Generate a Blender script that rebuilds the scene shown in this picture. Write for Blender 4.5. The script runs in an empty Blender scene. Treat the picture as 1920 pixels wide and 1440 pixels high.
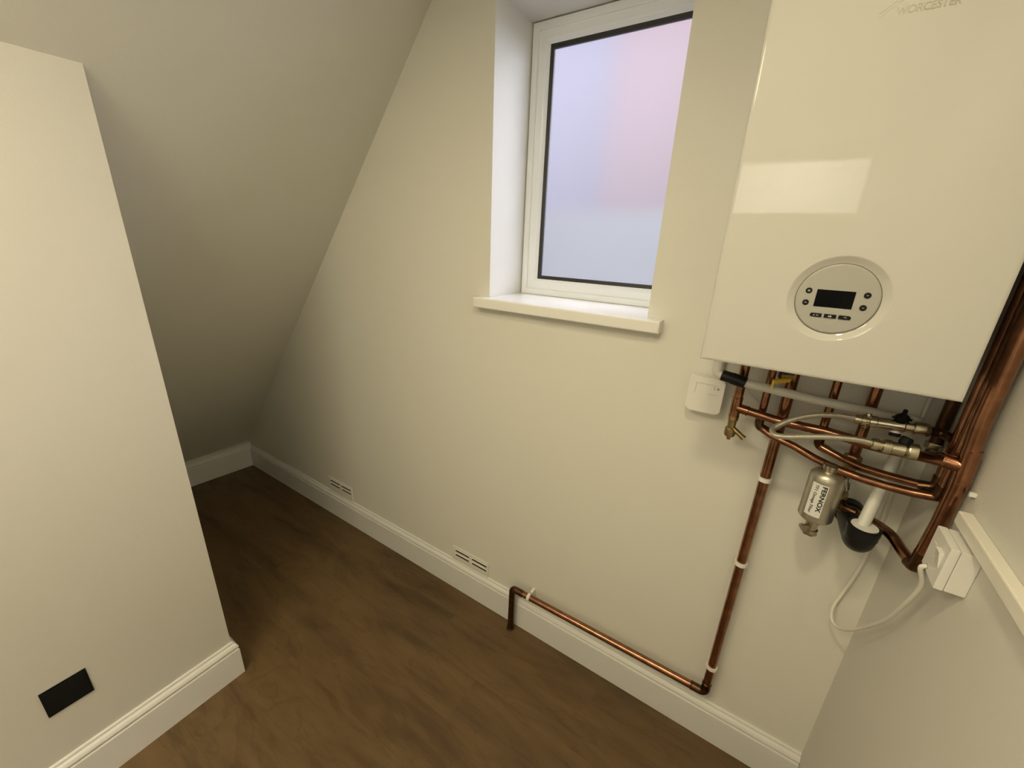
import bpy, bmesh, math, random
from mathutils import Vector, Matrix
random.seed(7)
C = bpy.context.scene.collection
S = bpy.context.scene

# ---------------------------------------------------------------- camera
cd = bpy.data.cameras.new('camera'); cam = bpy.data.objects.new('camera', cd); C.objects.link(cam)
cd.sensor_fit = 'HORIZONTAL'; cd.sensor_width = 36.0; cd.lens = 764.144 / 1920 * 36.0
cd.clip_start = 0.02
right = Vector((0.8362, 0.5469, 0.0400)); down = Vector((0.2126, -0.2560, -0.9430)); fwd = Vector((-0.5055, 0.7971, -0.3303))
fwd.normalize(); right = (right - fwd * right.dot(fwd)).normalized(); up = right.cross(fwd)
cam.matrix_world = Matrix(((right.x, up.x, -fwd.x, 0), (right.y, up.y, -fwd.y, 0), (right.z, up.z, -fwd.z, 1.682), (0, 0, 0, 1)))
S.camera = cam

# ---------------------------------------------------------------- world, lights, exposure
w = bpy.data.worlds.new('overcast_sky'); S.world = w; w.use_nodes = True
nt = w.node_tree; nt.nodes.clear()
bg = nt.nodes.new('ShaderNodeBackground'); wo = nt.nodes.new('ShaderNodeOutputWorld')
bg.inputs['Color'].default_value = (0.86, 0.88, 1.0, 1); bg.inputs['Strength'].default_value = 9.5
nt.links.new(bg.outputs[0], wo.inputs[0])

WARM = (1.0, 0.865, 0.555)
def area(name, loc, rot, size, power, color=WARM, size_y=None, shape='DISK', spread=None):
    l = bpy.data.lights.new(name, 'AREA'); l.shape = shape; l.size = size
    if size_y: l.size_y = size_y
    l.energy = power; l.color = color
    if spread: l.spread = spread
    o = bpy.data.objects.new(name, l); C.objects.link(o); o.location = loc; o.rotation_euler = rot
    return o
area('ceiling_lamp_light', (-0.10, 0.08, 2.455), (0, 0, 0), 0.14, 9.0)
area('rear_fill_light', (-0.74, -0.62, 2.455), (0, 0, 0), 0.80, 25.0)  # added soft fill, no known lamp; evens out boiler and wall
area('added_hall_light', (-0.20, -2.95, 2.85), (0, 0, 0), 0.30, 105.0, (1.0, 0.92, 0.75))  # added and unseen; lights the hall mirrored in the boiler front
por = area('window_portal', (-0.62, 1.62, 1.93), (math.radians(-90), 0, 0), 0.62, 1.0, (1, 1, 1), 0.92, 'RECTANGLE')
por.data.cycles.is_portal = True

S.view_settings.view_transform = 'Standard'; S.view_settings.look = 'None'
S.view_settings.gamma = 1.0; S.view_settings.use_curve_mapping = False
S.view_settings.exposure = 0.0

# ---------------------------------------------------------------- helpers
def tag(o, label=None, cat=None, group=None, kind=None):
    if label: o['label'] = label
    if cat: o['category'] = cat
    if group: o['group'] = group
    if kind: o['kind'] = kind
    return o
def empty(name, loc, label, cat, group=None):
    o = bpy.data.objects.new(name, None); C.objects.link(o); o.location = loc; o.empty_display_size = 0.02
    return tag(o, label, cat, group)
def obj(name, bm, m, parent=None, smooth=True, label=None):
    me = bpy.data.meshes.new(name)
    bmesh.ops.recalc_face_normals(bm, faces=bm.faces)
    bm.to_mesh(me); bm.free()
    if smooth:
        for p in me.polygons: p.use_smooth = True
        try: me.set_sharp_from_angle(angle=math.radians(35))
        except Exception: pass
    me.materials.append(m)
    o = bpy.data.objects.new(name, me); C.objects.link(o)
    if smooth:
        wn_ = o.modifiers.new('weighted_normals', 'WEIGHTED_NORMAL'); wn_.keep_sharp = True
    if parent is not None:
        o.parent = parent
        q = parent; off = Vector((0, 0, 0))
        while q is not None: off += Vector(q.location); q = q.parent
        me.transform(Matrix.Translation(-off))
    if label: o['label'] = label
    return o
def struct(name, bm, m, parent=None, smooth=False):
    o = obj(name, bm, m, parent, smooth)
    if parent is None: o['kind'] = 'structure'
    return o
def box(bm, x0, x1, y0, y1, z0, z1, bev=0, seg=2, M=None):
    vs = [bm.verts.new((x, y, z)) for x in (x0, x1) for y in (y0, y1) for z in (z0, z1)]
    fs = [bm.faces.new([vs[i] for i in q]) for q in ((0, 1, 3, 2), (4, 6, 7, 5), (0, 4, 5, 1), (2, 3, 7, 6), (0, 2, 6, 4), (1, 5, 7, 3))]
    if bev > 0:
        es = list({e for f in fs for e in f.edges})
        r = bmesh.ops.bevel(bm, geom=es, offset=bev, segments=seg, affect='EDGES', profile=0.5)
        vs = list({v for f in r['faces'] for v in f.verts} | {v for v in vs if v.is_valid})
    if M is not None:
        bmesh.ops.transform(bm, matrix=M, verts=[v for v in vs if v.is_valid])
    return bm
def prism(bm, pts, axis, a, b):
    # pts: 2D outline; axis 'x','y','z' is the extrusion axis
    def mk(p, t):
        return {'x': (t, p[0], p[1]), 'y': (p[0], t, p[1]), 'z': (p[0], p[1], t)}[axis]
    A = [bm.verts.new(mk(p, a)) for p in pts]; B = [bm.verts.new(mk(p, b)) for p in pts]
    bm.faces.new(A); bm.faces.new(B[::-1]); n = len(pts)
    for i in range(n): bm.faces.new((A[i], A[(i + 1) % n], B[(i + 1) % n], B[i]))
    return bm
def fillet(pts, rad):
    pts = [Vector(p) for p in pts]; out = [pts[0]]
    for i in range(1, len(pts) - 1):
        p = pts[i]; a = pts[i - 1] - p; b = pts[i + 1] - p
        r = rad[i - 1] if isinstance(rad, (list, tuple)) else rad
        ang = a.angle(b)
        if r <= 0 or ang > 3.10: out.append(p); continue
        t = min(r / math.tan(ang / 2), a.length * 0.48, b.length * 0.48); rr = t * math.tan(ang / 2)
        pa = p + a.normalized() * t; pb = p + b.normalized() * t
        bis = (a.normalized() + b.normalized()).normalized(); c = p + bis * (rr / math.sin(ang / 2))
        u = pa - c; v = pb - c; tot = u.angle(v); n = max(3, int(math.degrees(tot) / 9))
        ax = u.cross(v).normalized()
        for k in range(n + 1): out.append(c + Matrix.Rotation(tot * k / n, 3, ax) @ u)
    out.append(pts[-1]); return out
def spline(pts, n=10):
    P = [Vector(p) for p in pts]; out = []
    for i in range(len(P) - 1):
        p0 = P[max(i - 1, 0)]; p1 = P[i]; p2 = P[i + 1]; p3 = P[min(i + 2, len(P) - 1)]
        for k in range(n):
            t = k / n
            out.append(0.5 * ((2 * p1) + (-p0 + p2) * t + (2 * p0 - 5 * p1 + 4 * p2 - p3) * t * t + (-p0 + 3 * p1 - 3 * p2 + p3) * t ** 3))
    out.append(P[-1]); return out
def tube(bm, pts, r, seg=24, cap=True, hollow=0):
    pts = [Vector(p) for p in pts]; n = len(pts); rings = []
    T = []
    for i in range(n):
        t = (pts[min(i + 1, n - 1)] - pts[max(i - 1, 0)])
        T.append(t.normalized())
    N = T[0].orthogonal().normalized()
    for i in range(n):
        if i: N = T[i - 1].rotation_difference(T[i]) @ N
        N = (N - T[i] * N.dot(T[i])).normalized(); B = T[i].cross(N)
        rr = r[i] if isinstance(r, (list, tuple)) else r
        rings.append([bm.verts.new(pts[i] + (N * math.cos(a) + B * math.sin(a)) * rr) for a in [2 * math.pi * k / seg for k in range(seg)]])
    for i in range(n - 1):
        for k in range(seg):
            bm.faces.new((rings[i][k], rings[i][(k + 1) % seg], rings[i + 1][(k + 1) % seg], rings[i + 1][k]))
    if cap: bm.faces.new(rings[0][::-1]); bm.faces.new(rings[-1])
    return bm
def lathe(bm, base, axis, prof, seg=32):
    # prof: (distance along axis, radius)
    base = Vector(base); ax = Vector(axis).normalized(); N = ax.orthogonal().normalized(); B = ax.cross(N); rings = []
    for d, r in prof:
        r = max(r, 1e-5)
        rings.append([bm.verts.new(base + ax * d + (N * math.cos(a) + B * math.sin(a)) * r) for a in [2 * math.pi * k / seg for k in range(seg)]])
    for i in range(len(rings) - 1):
        for k in range(seg):
            bm.faces.new((rings[i][k], rings[i][(k + 1) % seg], rings[i + 1][(k + 1) % seg], rings[i + 1][k]))
    bm.faces.new(rings[0][::-1]); bm.faces.new(rings[-1])
    return bm
def torus(bm, c, axis, R, r, seg=32, s2=12, a0=0, a1=2 * math.pi):
    c = Vector(c); ax = Vector(axis).normalized(); N = ax.orthogonal().normalized(); B = ax.cross(N)
    closed = abs(a1 - a0 - 2 * math.pi) < 1e-6
    n = seg if closed else seg + 1
    rings = []
    for i in range(n):
        a = a0 + (a1 - a0) * i / seg; d = N * math.cos(a) + B * math.sin(a)
        rings.append([bm.verts.new(c + d * R + (d * math.cos(t) + ax * math.sin(t)) * r) for t in [2 * math.pi * k / s2 for k in range(s2)]])
    for i in range(n if closed else n - 1):
        for k in range(s2):
            j = (i + 1) % n
            bm.faces.new((rings[i][k], rings[i][(k + 1) % s2], rings[j][(k + 1) % s2], rings[j][k]))
    if not closed: bm.faces.new(rings[0][::-1]); bm.faces.new(rings[-1])
    return bm
def nut(bm, c, axis, r, h):
    c = Vector(c); ax = Vector(axis).normalized()
    return lathe(bm, c - ax * h / 2, ax, [(0, r * .92), (h * .12, r), (h * .88, r), (h, r * .92)], 6)
def text_mesh(s, size, extrude=0.0003, bold=0.0, xs=1.0):
    cu = bpy.data.curves.new('txt', 'FONT'); cu.body = s; cu.size = size; cu.extrude = extrude; cu.offset = bold; cu.align_x = 'LEFT'; cu.resolution_u = 3
    o = bpy.data.objects.new('txt', cu); C.objects.link(o)
    bpy.context.view_layer.update()
    me = bpy.data.meshes.new_from_object(o.evaluated_get(bpy.context.evaluated_depsgraph_get()))
    bpy.data.objects.remove(o); bpy.data.curves.remove(cu)
    bm = bmesh.new(); bm.from_mesh(me); bpy.data.meshes.remove(me)
    for v in bm.verts: v.co.x *= xs
    return bm
def fit_width(bm, wd):
    x0 = min(v.co.x for v in bm.verts); x1 = max(v.co.x for v in bm.verts); k = wd / (x1 - x0)
    for v in bm.verts: v.co.x = (v.co.x - x0) * k
    return bm

# ---------------------------------------------------------------- materials
def mat(name, col, rough=0.5, metal=0.0, bump=0.0, bscale=200.0, var=0.0, vscale=20.0, coat=0.0, spec=0.5, coat_rough=0.05):
    m = bpy.data.materials.new(name); m.use_nodes = True; t = m.node_tree; b = t.nodes['Principled BSDF']
    b.inputs['Roughness'].default_value = rough; b.inputs['Metallic'].default_value = metal
    b.inputs['Base Color'].default_value = (*col, 1); b.inputs['Coat Weight'].default_value = coat; b.inputs['Coat Roughness'].default_value = coat_rough
    b.inputs['Specular IOR Level'].default_value = spec
    g = t.nodes.new('ShaderNodeNewGeometry')
    if var > 0:
        n = t.nodes.new('ShaderNodeTexNoise'); n.inputs['Scale'].default_value = vscale; n.inputs['Detail'].default_value = 4
        t.links.new(g.outputs['Position'], n.inputs['Vector'])
        r = t.nodes.new('ShaderNodeMapRange'); r.inputs['From Min'].default_value = 0.3; r.inputs['From Max'].default_value = 0.7
        r.inputs['To Min'].default_value = 1 - var; r.inputs['To Max'].default_value = 1 + var
        mx = t.nodes.new('ShaderNodeVectorMath'); mx.operation = 'SCALE'; mx.inputs[0].default_value = col
        t.links.new(n.outputs[0], r.inputs['Value']); t.links.new(r.outputs[0], mx.inputs['Scale']); t.links.new(mx.outputs[0], b.inputs['Base Color'])
    if bump > 0:
        n = t.nodes.new('ShaderNodeTexNoise'); n.inputs['Scale'].default_value = bscale; n.inputs['Detail'].default_value = 2
        bp = t.nodes.new('ShaderNodeBump'); bp.inputs['Strength'].default_value = bump; bp.inputs['Distance'].default_value = 0.001
        t.links.new(g.outputs['Position'], n.inputs['Vector']); t.links.new(n.outputs[0], bp.inputs['Height']); t.links.new(bp.outputs[0], b.inputs['Normal'])
    return m
PAINT = mat('wall_paint', (0.72, 0.71, 0.66), 0.55, bump=0.25, bscale=260, spec=0.3)
PAINTR = mat('roller_textured_paint', (0.69, 0.675, 0.635), 0.6, bump=0.5, bscale=200, spec=0.3)
PAINTL = mat('roller_paint_dimmed', (0.62, 0.605, 0.565), 0.6, bump=0.5, bscale=200, spec=0.3)  # same roller paint, darkened so the partition looks less brightly lit
CEIL = mat('ceiling_paint', (0.68, 0.67, 0.62), 0.6, bump=0.3, bscale=220, spec=0.3)
GLOSSW = mat('satin_white_woodwork', (0.74, 0.735, 0.73), 0.30, spec=0.5)
UPVC = mat('white_window_plastic', (0.84, 0.87, 0.90), 0.25)
SILLM = mat('sill_gloss', (0.82, 0.81, 0.79), 0.25)
BOIL = mat('boiler_enamel', (0.53, 0.52, 0.495), 0.5, spec=0.2, coat=0.6, coat_rough=0.03)
WPL = mat('white_plastic', (0.76, 0.75, 0.72), 0.35)
WPIPE = mat('white_waste_plastic', (0.66, 0.655, 0.62), 0.4, var=0.05, vscale=30)
GPL = mat('grey_dial_plastic', (0.36, 0.355, 0.33), 0.4)
BLK = mat('black_plastic', (0.007, 0.007, 0.008), 0.6, spec=0.2)
BLKR = mat('black_rubber_fitting', (0.008, 0.008, 0.009), 0.38, spec=0.3)
SCREEN = mat('dark_display_glass', (0.004, 0.004, 0.005), 0.12, spec=0.08)
ICON = mat('white_icon_print', (0.7, 0.7, 0.68), 0.5)
LOGO = mat('silver_lettering', (0.36, 0.34, 0.29), 0.35, metal=0.3)
COPPER = mat('tarnished_copper', (0.31, 0.150, 0.088), 0.24, metal=1.0, var=0.28, vscale=38)
COPPERD = mat('dark_copper', (0.12, 0.066, 0.038), 0.33, metal=1.0, var=0.25, vscale=60)  # darker copper for elbows, the gas cock and some pipes
BRASS = mat('dull_brass', (0.36, 0.27, 0.13), 0.38, metal=1.0, var=0.15, vscale=90)
CHROME = mat('nickel_plated_fitting', (0.50, 0.46, 0.35), 0.27, metal=1.0, var=0.1, vscale=80)
NICKEL = mat('brushed_nickel_body', (0.52, 0.49, 0.42), 0.38, metal=0.9, var=0.12, vscale=25)
YEL = mat('yellow_painted_lever', (0.75, 0.50, 0.03), 0.4)
LABELW = mat('white_sticker', (0.75, 0.75, 0.74), 0.4)
INK = mat('black_ink', (0.012, 0.012, 0.012), 0.5)
CABLE = mat('white_cable_sheath', (0.74, 0.72, 0.66), 0.45)
HOLE = mat('vent_slot_void', (0.03, 0.022, 0.015), 0.9)
GASK = mat('black_glazing_gasket', (0.012, 0.012, 0.014), 0.5)

def braid_mat():
    m = mat('braided_steel_hose', (0.55, 0.52, 0.43), 0.38, metal=0.85); t = m.node_tree; b = t.nodes['Principled BSDF']
    g = t.nodes.new('ShaderNodeNewGeometry'); hs = []
    for rot in ((0.9, 0.4, 0.3), (-0.9, 0.4, -0.3)):
        mp = t.nodes.new('ShaderNodeMapping'); mp.inputs['Rotation'].default_value = rot
        wv = t.nodes.new('ShaderNodeTexWave'); wv.inputs['Scale'].default_value = 160
        t.links.new(g.outputs['Position'], mp.inputs['Vector']); t.links.new(mp.outputs[0], wv.inputs['Vector']); hs.append(wv)
    a = t.nodes.new('ShaderNodeMath'); a.operation = 'MAXIMUM'
    t.links.new(hs[0].outputs['Fac'], a.inputs[0]); t.links.new(hs[1].outputs['Fac'], a.inputs[1])
    bp = t.nodes.new('ShaderNodeBump'); bp.inputs['Strength'].default_value = 0.6; bp.inputs['Distance'].default_value = 0.0008
    t.links.new(a.outputs[0], bp.inputs['Height']); t.links.new(bp.outputs[0], b.inputs['Normal'])
    return m
BRAID = braid_mat()

def floor_mat():
    m = bpy.data.materials.new('brown_oak_vinyl_planks'); m.use_nodes = True; t = m.node_tree; b = t.nodes['Principled BSDF']
    b.inputs['Roughness'].default_value = 0.45; b.inputs['Specular IOR Level'].default_value = 0.4
    N = lambda k: t.nodes.new(k); L = t.links.new
    g = N('ShaderNodeNewGeometry'); sep = N('ShaderNodeSeparateXYZ'); L(g.outputs['Position'], sep.inputs[0])
    def mth(op, a, bb=None):
        n = N('ShaderNodeMath'); n.operation = op
        for i, v in enumerate((a, bb)):
            if v is None: continue
            if isinstance(v, (int, float)): n.inputs[i].default_value = v
            else: L(v, n.inputs[i])
        return n.outputs[0]
    row = mth('DIVIDE', mth('ADD', sep.outputs['Y'], 3.03), 0.18); ri = mth('FLOOR', row); rf = mth('FRACT', row)
    wn = N('ShaderNodeTexWhiteNoise'); wn.noise_dimensions = '1D'; L(ri, wn.inputs['W'])
    colc = mth('ADD', mth('DIVIDE', sep.outputs['X'], 1.22), mth('MULTIPLY', wn.outputs['Value'], 5.0)); ci = mth('FLOOR', colc); cf = mth('FRACT', colc)
    w2 = N('ShaderNodeTexWhiteNoise'); w2.noise_dimensions = '2D'
    cv = N('ShaderNodeCombineXYZ'); L(ri, cv.inputs[0]); L(ci, cv.inputs[1]); L(cv.outputs[0], w2.inputs['Vector'])
    # grain: noise stretched along x, offset per plank
    cx = N('ShaderNodeCombineXYZ'); L(mth('ADD', mth('MULTIPLY', sep.outputs['X'], 1.5), mth('MULTIPLY', w2.outputs['Value'], 0.9)), cx.inputs[0]); L(mth('MULTIPLY', sep.outputs['Y'], 9.0), cx.inputs[1]); L(mth('MULTIPLY', ri, 0.35), cx.inputs[2])
    n1 = N('ShaderNodeTexNoise'); n1.inputs['Scale'].default_value = 1.0; n1.inputs['Detail'].default_value = 6; n1.inputs['Distortion'].default_value = 1.1; L(cx.outputs[0], n1.inputs['Vector'])
    cx2 = N('ShaderNodeCombineXYZ'); L(mth('MULTIPLY', sep.outputs['X'], 12.0), cx2.inputs[0]); L(mth('MULTIPLY', sep.outputs['Y'], 140.0), cx2.inputs[1]); L(mth('MULTIPLY', w2.outputs['Value'], 20.0), cx2.inputs[2])
    n2 = N('ShaderNodeTexNoise'); n2.inputs['Scale'].default_value = 1.0; n2.inputs['Detail'].default_value = 3; L(cx2.outputs[0], n2.inputs['Vector'])
    # knots and cathedral bands
    cx3 = N('ShaderNodeCombineXYZ'); L(mth('ADD', mth('MULTIPLY', sep.outputs['X'], 1.3), mth('MULTIPLY', w2.outputs['Value'], 0.7)), cx3.inputs[0]); L(mth('MULTIPLY', sep.outputs['Y'], 4.0), cx3.inputs[1]); L(mth('MULTIPLY', ri, 0.3), cx3.inputs[2])
    n3 = N('ShaderNodeTexNoise'); n3.inputs['Scale'].default_value = 1.6; n3.inputs['Detail'].default_value = 5; n3.inputs['Distortion'].default_value = 2.2; L(cx3.outputs[0], n3.inputs['Vector'])
    r1 = N('ShaderNodeValToRGB'); e = r1.color_ramp.elements
    e[0].position = 0.28; e[0].color = (0.050, 0.028, 0.012, 1); e[1].position = 0.70; e[1].color = (0.158, 0.098, 0.045, 1)
    k = r1.color_ramp.elements.new(0.48); k.color = (0.118, 0.072, 0.032, 1)
    mixv = mth('ADD', mth('ADD', mth('MULTIPLY', n1.outputs[0], 0.62), mth('MULTIPLY', n2.outputs[0], 0.13)), mth('MULTIPLY', n3.outputs[0], 0.25))
    L(mixv, r1.inputs[0])
    # thin dark cracks
    cr = mth('ABSOLUTE', mth('SUBTRACT', n3.outputs[0], 0.47)); crm = N('ShaderNodeMapRange'); L(cr, crm.inputs['Value']); crm.inputs['From Min'].default_value = 0.0; crm.inputs['From Max'].default_value = 0.030; crm.inputs['To Min'].default_value = 0.84; crm.inputs['To Max'].default_value = 1.0
    seam = mth('MINIMUM', mth('MINIMUM', mth('MULTIPLY', rf, 0.18), mth('MULTIPLY', mth('SUBTRACT', 1.0, rf), 0.18)), mth('MULTIPLY', cf, 1.22))
    sm = N('ShaderNodeMapRange'); L(seam, sm.inputs['Value']); sm.inputs['From Max'].default_value = 0.0012; sm.inputs['To Min'].default_value = 0.86; sm.inputs['To Max'].default_value = 1.0
    pv = N('ShaderNodeMapRange'); L(w2.outputs['Value'], pv.inputs['Value']); pv.inputs['To Min'].default_value = 0.95; pv.inputs['To Max'].default_value = 1.05
    sc = mth('MULTIPLY', mth('MULTIPLY', crm.outputs[0], sm.outputs[0]), pv.outputs[0])
    vm = N('ShaderNodeVectorMath'); vm.operation = 'SCALE'; L(r1.outputs[0], vm.inputs[0]); L(sc, vm.inputs['Scale']); L(vm.outputs[0], b.inputs['Base Color'])
    bp = N('ShaderNodeBump'); bp.inputs['Strength'].default_value = 0.15; bp.inputs['Distance'].default_value = 0.001; L(mixv, bp.inputs['Height']); L(bp.outputs[0], b.inputs['Normal'])
    return m
FLOOR = floor_mat()

def pane_mat():
    m = bpy.data.materials.new('frosted_window_glass'); m.use_nodes = True; t = m.node_tree; t.nodes.clear()
    N = lambda k: t.nodes.new(k); L = t.links.new
    out = N('ShaderNodeOutputMaterial'); rf = N('ShaderNodeBsdfRefraction'); rf.inputs['IOR'].default_value = 1.12; rf.inputs['Roughness'].default_value = 0.55; rf.inputs['Color'].default_value = (0.95, 0.95, 0.97, 1)
    tr = N('ShaderNodeBsdfTranslucent'); tr.inputs['Color'].default_value = (0.8, 0.8, 0.84, 1)
    gl = N('ShaderNodeBsdfGlossy'); gl.inputs['Roughness'].default_value = 0.6
    mx = N('ShaderNodeMixShader'); mx.inputs[0].default_value = 0.13; L(rf.outputs[0], mx.inputs[1]); L(tr.outputs[0], mx.inputs[2])
    m2 = N('ShaderNodeMixShader'); m2.inputs[0].default_value = 0.04; L(mx.outputs[0], m2.inputs[1]); L(gl.outputs[0], m2.inputs[2])
    g = N('ShaderNodeNewGeometry'); n = N('ShaderNodeTexNoise'); n.inputs['Scale'].default_value = 55; n.inputs['Detail'].default_value = 6; n.inputs['Roughness'].default_value = 0.7
    bp = N('ShaderNodeBump'); bp.inputs['Strength'].default_value = 0.12; bp.inputs['Distance'].default_value = 0.002
    L(g.outputs['Position'], n.inputs['Vector']); L(n.outputs[0], bp.inputs['Height'])
    for s in (rf, tr, gl): L(bp.outputs[0], s.inputs['Normal'])
    L(m2.outputs[0], out.inputs[0]); return m
PANE = pane_mat()
def brick_mat():
    m = mat('neighbouring_brickwork', (0.5, 0.22, 0.2), 0.9); t = m.node_tree; b = t.nodes['Principled BSDF']
    g = t.nodes.new('ShaderNodeNewGeometry'); mp = t.nodes.new('ShaderNodeMapping'); mp.inputs['Rotation'].default_value = (math.radians(90), 0, 0)
    br = t.nodes.new('ShaderNodeTexBrick'); br.inputs['Scale'].default_value = 4.5
    br.inputs['Color1'].default_value = (0.088, 0.052, 0.056, 1); br.inputs['Color2'].default_value = (0.078, 0.046, 0.049, 1); br.inputs['Mortar'].default_value = (0.085, 0.07, 0.066, 1)
    t.links.new(g.outputs['Position'], mp.inputs[0]); t.links.new(mp.outputs[0], br.inputs['Vector']); t.links.new(br.outputs['Color'], b.inputs['Base Color'])
    return m
BRICK = brick_mat()
RENDER = mat('pale_render', (0.070, 0.072, 0.070), 0.9, var=0.05, vscale=4)

# ---------------------------------------------------------------- room shell
WY = 1.252; RX = 0.370; PX = -1.506; PY = 0.409; CZ = 2.47; FY = -2.3
WX0, WX1, WZ0, WZ1 = -0.910, -0.322, 1.462, 2.392
def sx(z): return -2.681 + (z - 0.687) / 1.14 - 0.012      # the sloped ceiling's inner face at height z
bm = bmesh.new(); box(bm, -3.5, 0.6, FY - .2, WY + .3, -0.1, 0.0); struct('floor', bm, FLOOR)
bm = bmesh.new()
box(bm, -3.5, WX0, WY, WY + .33, 0.0, 2.6); box(bm, WX1, 0.6, WY, 1.466, 0.0, 2.6); box(bm, WX1 + .045, 0.6, 1.466, WY + .33, 0.0, 2.6)
box(bm, WX0, WX1, WY, 1.466, 0.0, WZ0); box(bm, WX0, WX1 + .045, 1.466, WY + .33, 0.0, WZ0); box(bm, WX0, WX1, WY, 1.466, WZ1, 2.6); box(bm, WX0, WX1 + .045, 1.466, WY + .33, WZ1, 2.6)
struct('wall_back', bm, PAINT)
bm = bmesh.new(); box(bm, RX, RX + .15, FY, WY, 0.0, 2.6); struct('wall_right', bm, PAINTR)
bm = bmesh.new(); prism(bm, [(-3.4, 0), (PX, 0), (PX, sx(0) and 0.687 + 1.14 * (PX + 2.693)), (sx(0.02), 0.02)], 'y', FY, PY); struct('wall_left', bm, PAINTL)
bm = bmesh.new(); OX0, OX1, OZ0, OZ1 = -0.62, 0.34, 1.98, 2.36      # unseen opening, added to mirror a bright patch on the boiler
box(bm, -3.5, OX0, FY - .12, FY, 0.0, 2.6); box(bm, OX1, 0.6, FY - .12, FY, 0.0, 2.6); box(bm, OX0, OX1, FY - .12, FY, 0.0, OZ0); box(bm, OX0, OX1, FY - .12, FY, OZ1, 2.6)
struct('wall_front', bm, PAINT)
bm = bmesh.new(); box(bm, -1.6, 1.2, FY - 1.4, FY - 1.3, 0.0, 3.0); box(bm, -1.7, -1.6, FY - 1.4, FY - .12, 0.0, 3.0); box(bm, 1.2, 1.3, FY - 1.4, FY - .12, 0.0, 3.0); box(bm, -1.7, 1.3, FY - 1.4, FY - .12, -.1, 0.0); box(bm, -1.7, 1.3, FY - 1.4, FY - .12, 3.0, 3.1); box(bm, -1.7, 1.3, FY - .12, FY - .10, 2.6, 3.0)
struct('wall_added_hall', bm, mat('added_hall_paint', (.8, .8, .78), .6))  # unseen hall, added behind the opening to shine in the boiler front
bm = bmesh.new(); prism(bm, [(sx(0.10), 0.10), (sx(CZ), CZ), (sx(CZ), CZ + .25), (sx(0.10) - .25, 0.10)], 'y', FY, WY); struct('ceiling', bm, CEIL)
bm = bmesh.new(); box(bm, sx(CZ), RX, FY, WY, CZ, CZ + .1); struct('ceiling', bm, CEIL)
bm = bmesh.new(); prism(bm, [(-3.095, WY), (-3.17, PY), (-3.4, PY), (-3.4, WY)], 'z', 0, 0.185); struct('wall_knee', bm, CEIL)

PROF = [(0, 0), (.0175, 0), (.0175, .124), (.0168, .1262), (.0130, .1272), (.0110, .1285), (.0110, .1325), (.0130, .1340), (.0165, .1355), (.0172, .1390), (.0160, .1440), (.0130, .1500), (.0085, .1545), (.0070, .1570), (.0070, .1620), (.0050, .1655), (0, .1660)]
def skirting(name, path):
    # path runs with the room on its left-hand side
    pts = [Vector((p[0], p[1])) for p in path]; n = len(pts); bm = bmesh.new(); rings = []
    for i in range(n):
        ds = []
        if i: ds.append((pts[i] - pts[i - 1]).normalized())
        if i < n - 1: ds.append((pts[i + 1] - pts[i]).normalized())
        ns = [Vector((-d.y, d.x)) for d in ds]
        if len(ns) == 1: m = ns[0]
        else:
            m = (ns[0] + ns[1]).normalized(); m = m / m.dot(ns[0])
        rings.append([bm.verts.new((pts[i].x + m.x * d, pts[i].y + m.y * d, z)) for d, z in PROF])
    for i in range(n - 1):
        for k in range(len(PROF) - 1): bm.faces.new((rings[i][k], rings[i][k + 1], rings[i + 1][k + 1], rings[i + 1][k]))
    bm.faces.new(rings[0]); bm.faces.new(rings[-1][::-1])
    return struct(name, bm, GLOSSW)
skirting('baseboard_back', [(0.369, WY), (-3.095 + .018, WY)])
skirting('baseboard_left', [(-3.095, WY), (-3.17, PY)])
skirting('baseboard_partition', [(-3.15, PY), (PX, PY), (PX, FY)])
skirting('baseboard_front', [(PX, FY), (RX, FY)])
# dado board along the right wall
bm = bmesh.new(); box(bm, 0.3500, RX, FY, 0.968, 1.2325, 1.2575, .0025); struct('trim_1', bm, mat('board_gloss_paint', (0.80, 0.77, 0.70), 0.28))
# window sill board
bm = bmesh.new(); prism(bm, [(-0.955, 1.207), (-0.273, 1.207), (-0.273, 1.2515), (WX1 - .001, 1.2515), (WX1 - .001, 1.475), (WX0 + .001, 1.475), (WX0 + .001, 1.2515), (-0.955, 1.2515)], 'z', 1.444, 1.4815)
bmesh.ops.bevel(bm, geom=[e for e in bm.edges if all(abs(v.co.y - 1.207) < 1e-4 for v in e.verts)], offset=.006, segments=4, affect='EDGES', profile=.5)
struct('trim_2', bm, SILLM, smooth=True)

# window
def ring(bm, x0, x1, z0, z1, wd, prof):
    # rectangular frame; prof: (inset from the outer edge, y)
    rs = []
    for d, y in prof: rs.append([bm.verts.new(p) for p in ((x0 + d, y, z0 + d), (x1 - d, y, z0 + d), (x1 - d, y, z1 - d), (x0 + d, y, z1 - d))])
    n = len(rs)
    for i in range(n):
        a = rs[i]; b = rs[(i + 1) % n]
        for k in range(4): bm.faces.new((a[k], a[(k + 1) % 4], b[(k + 1) % 4], b[k]))
    return bm
win = bpy.data.objects.new('window_1', None); C.objects.link(win); win.location = (-0.616, 1.50, 1.482); win['kind'] = 'structure'
fx0, fx1, fz0, fz1 = WX0 + .004, WX1 + .041, 1.4825, WZ1 - .004
bm = bmesh.new(); ring(bm, fx0, fx1, fz0, fz1, 0, [(0, 1.470), (.020, 1.470), (.022, 1.472), (.022, 1.478), (.026, 1.480), (.046, 1.480), (.050, 1.482), (.060, 1.492), (.060, 1.508), (0, 1.540)]); struct('window_frame', bm, UPVC, win)
bm = bmesh.new(); ring(bm, fx0, fx1, fz0, fz1, 0, [(.0595, 1.4925), (.073, 1.4965), (.073, 1.506), (.0595, 1.506)]); struct('glazing_gasket', bm, GASK, win)
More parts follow.
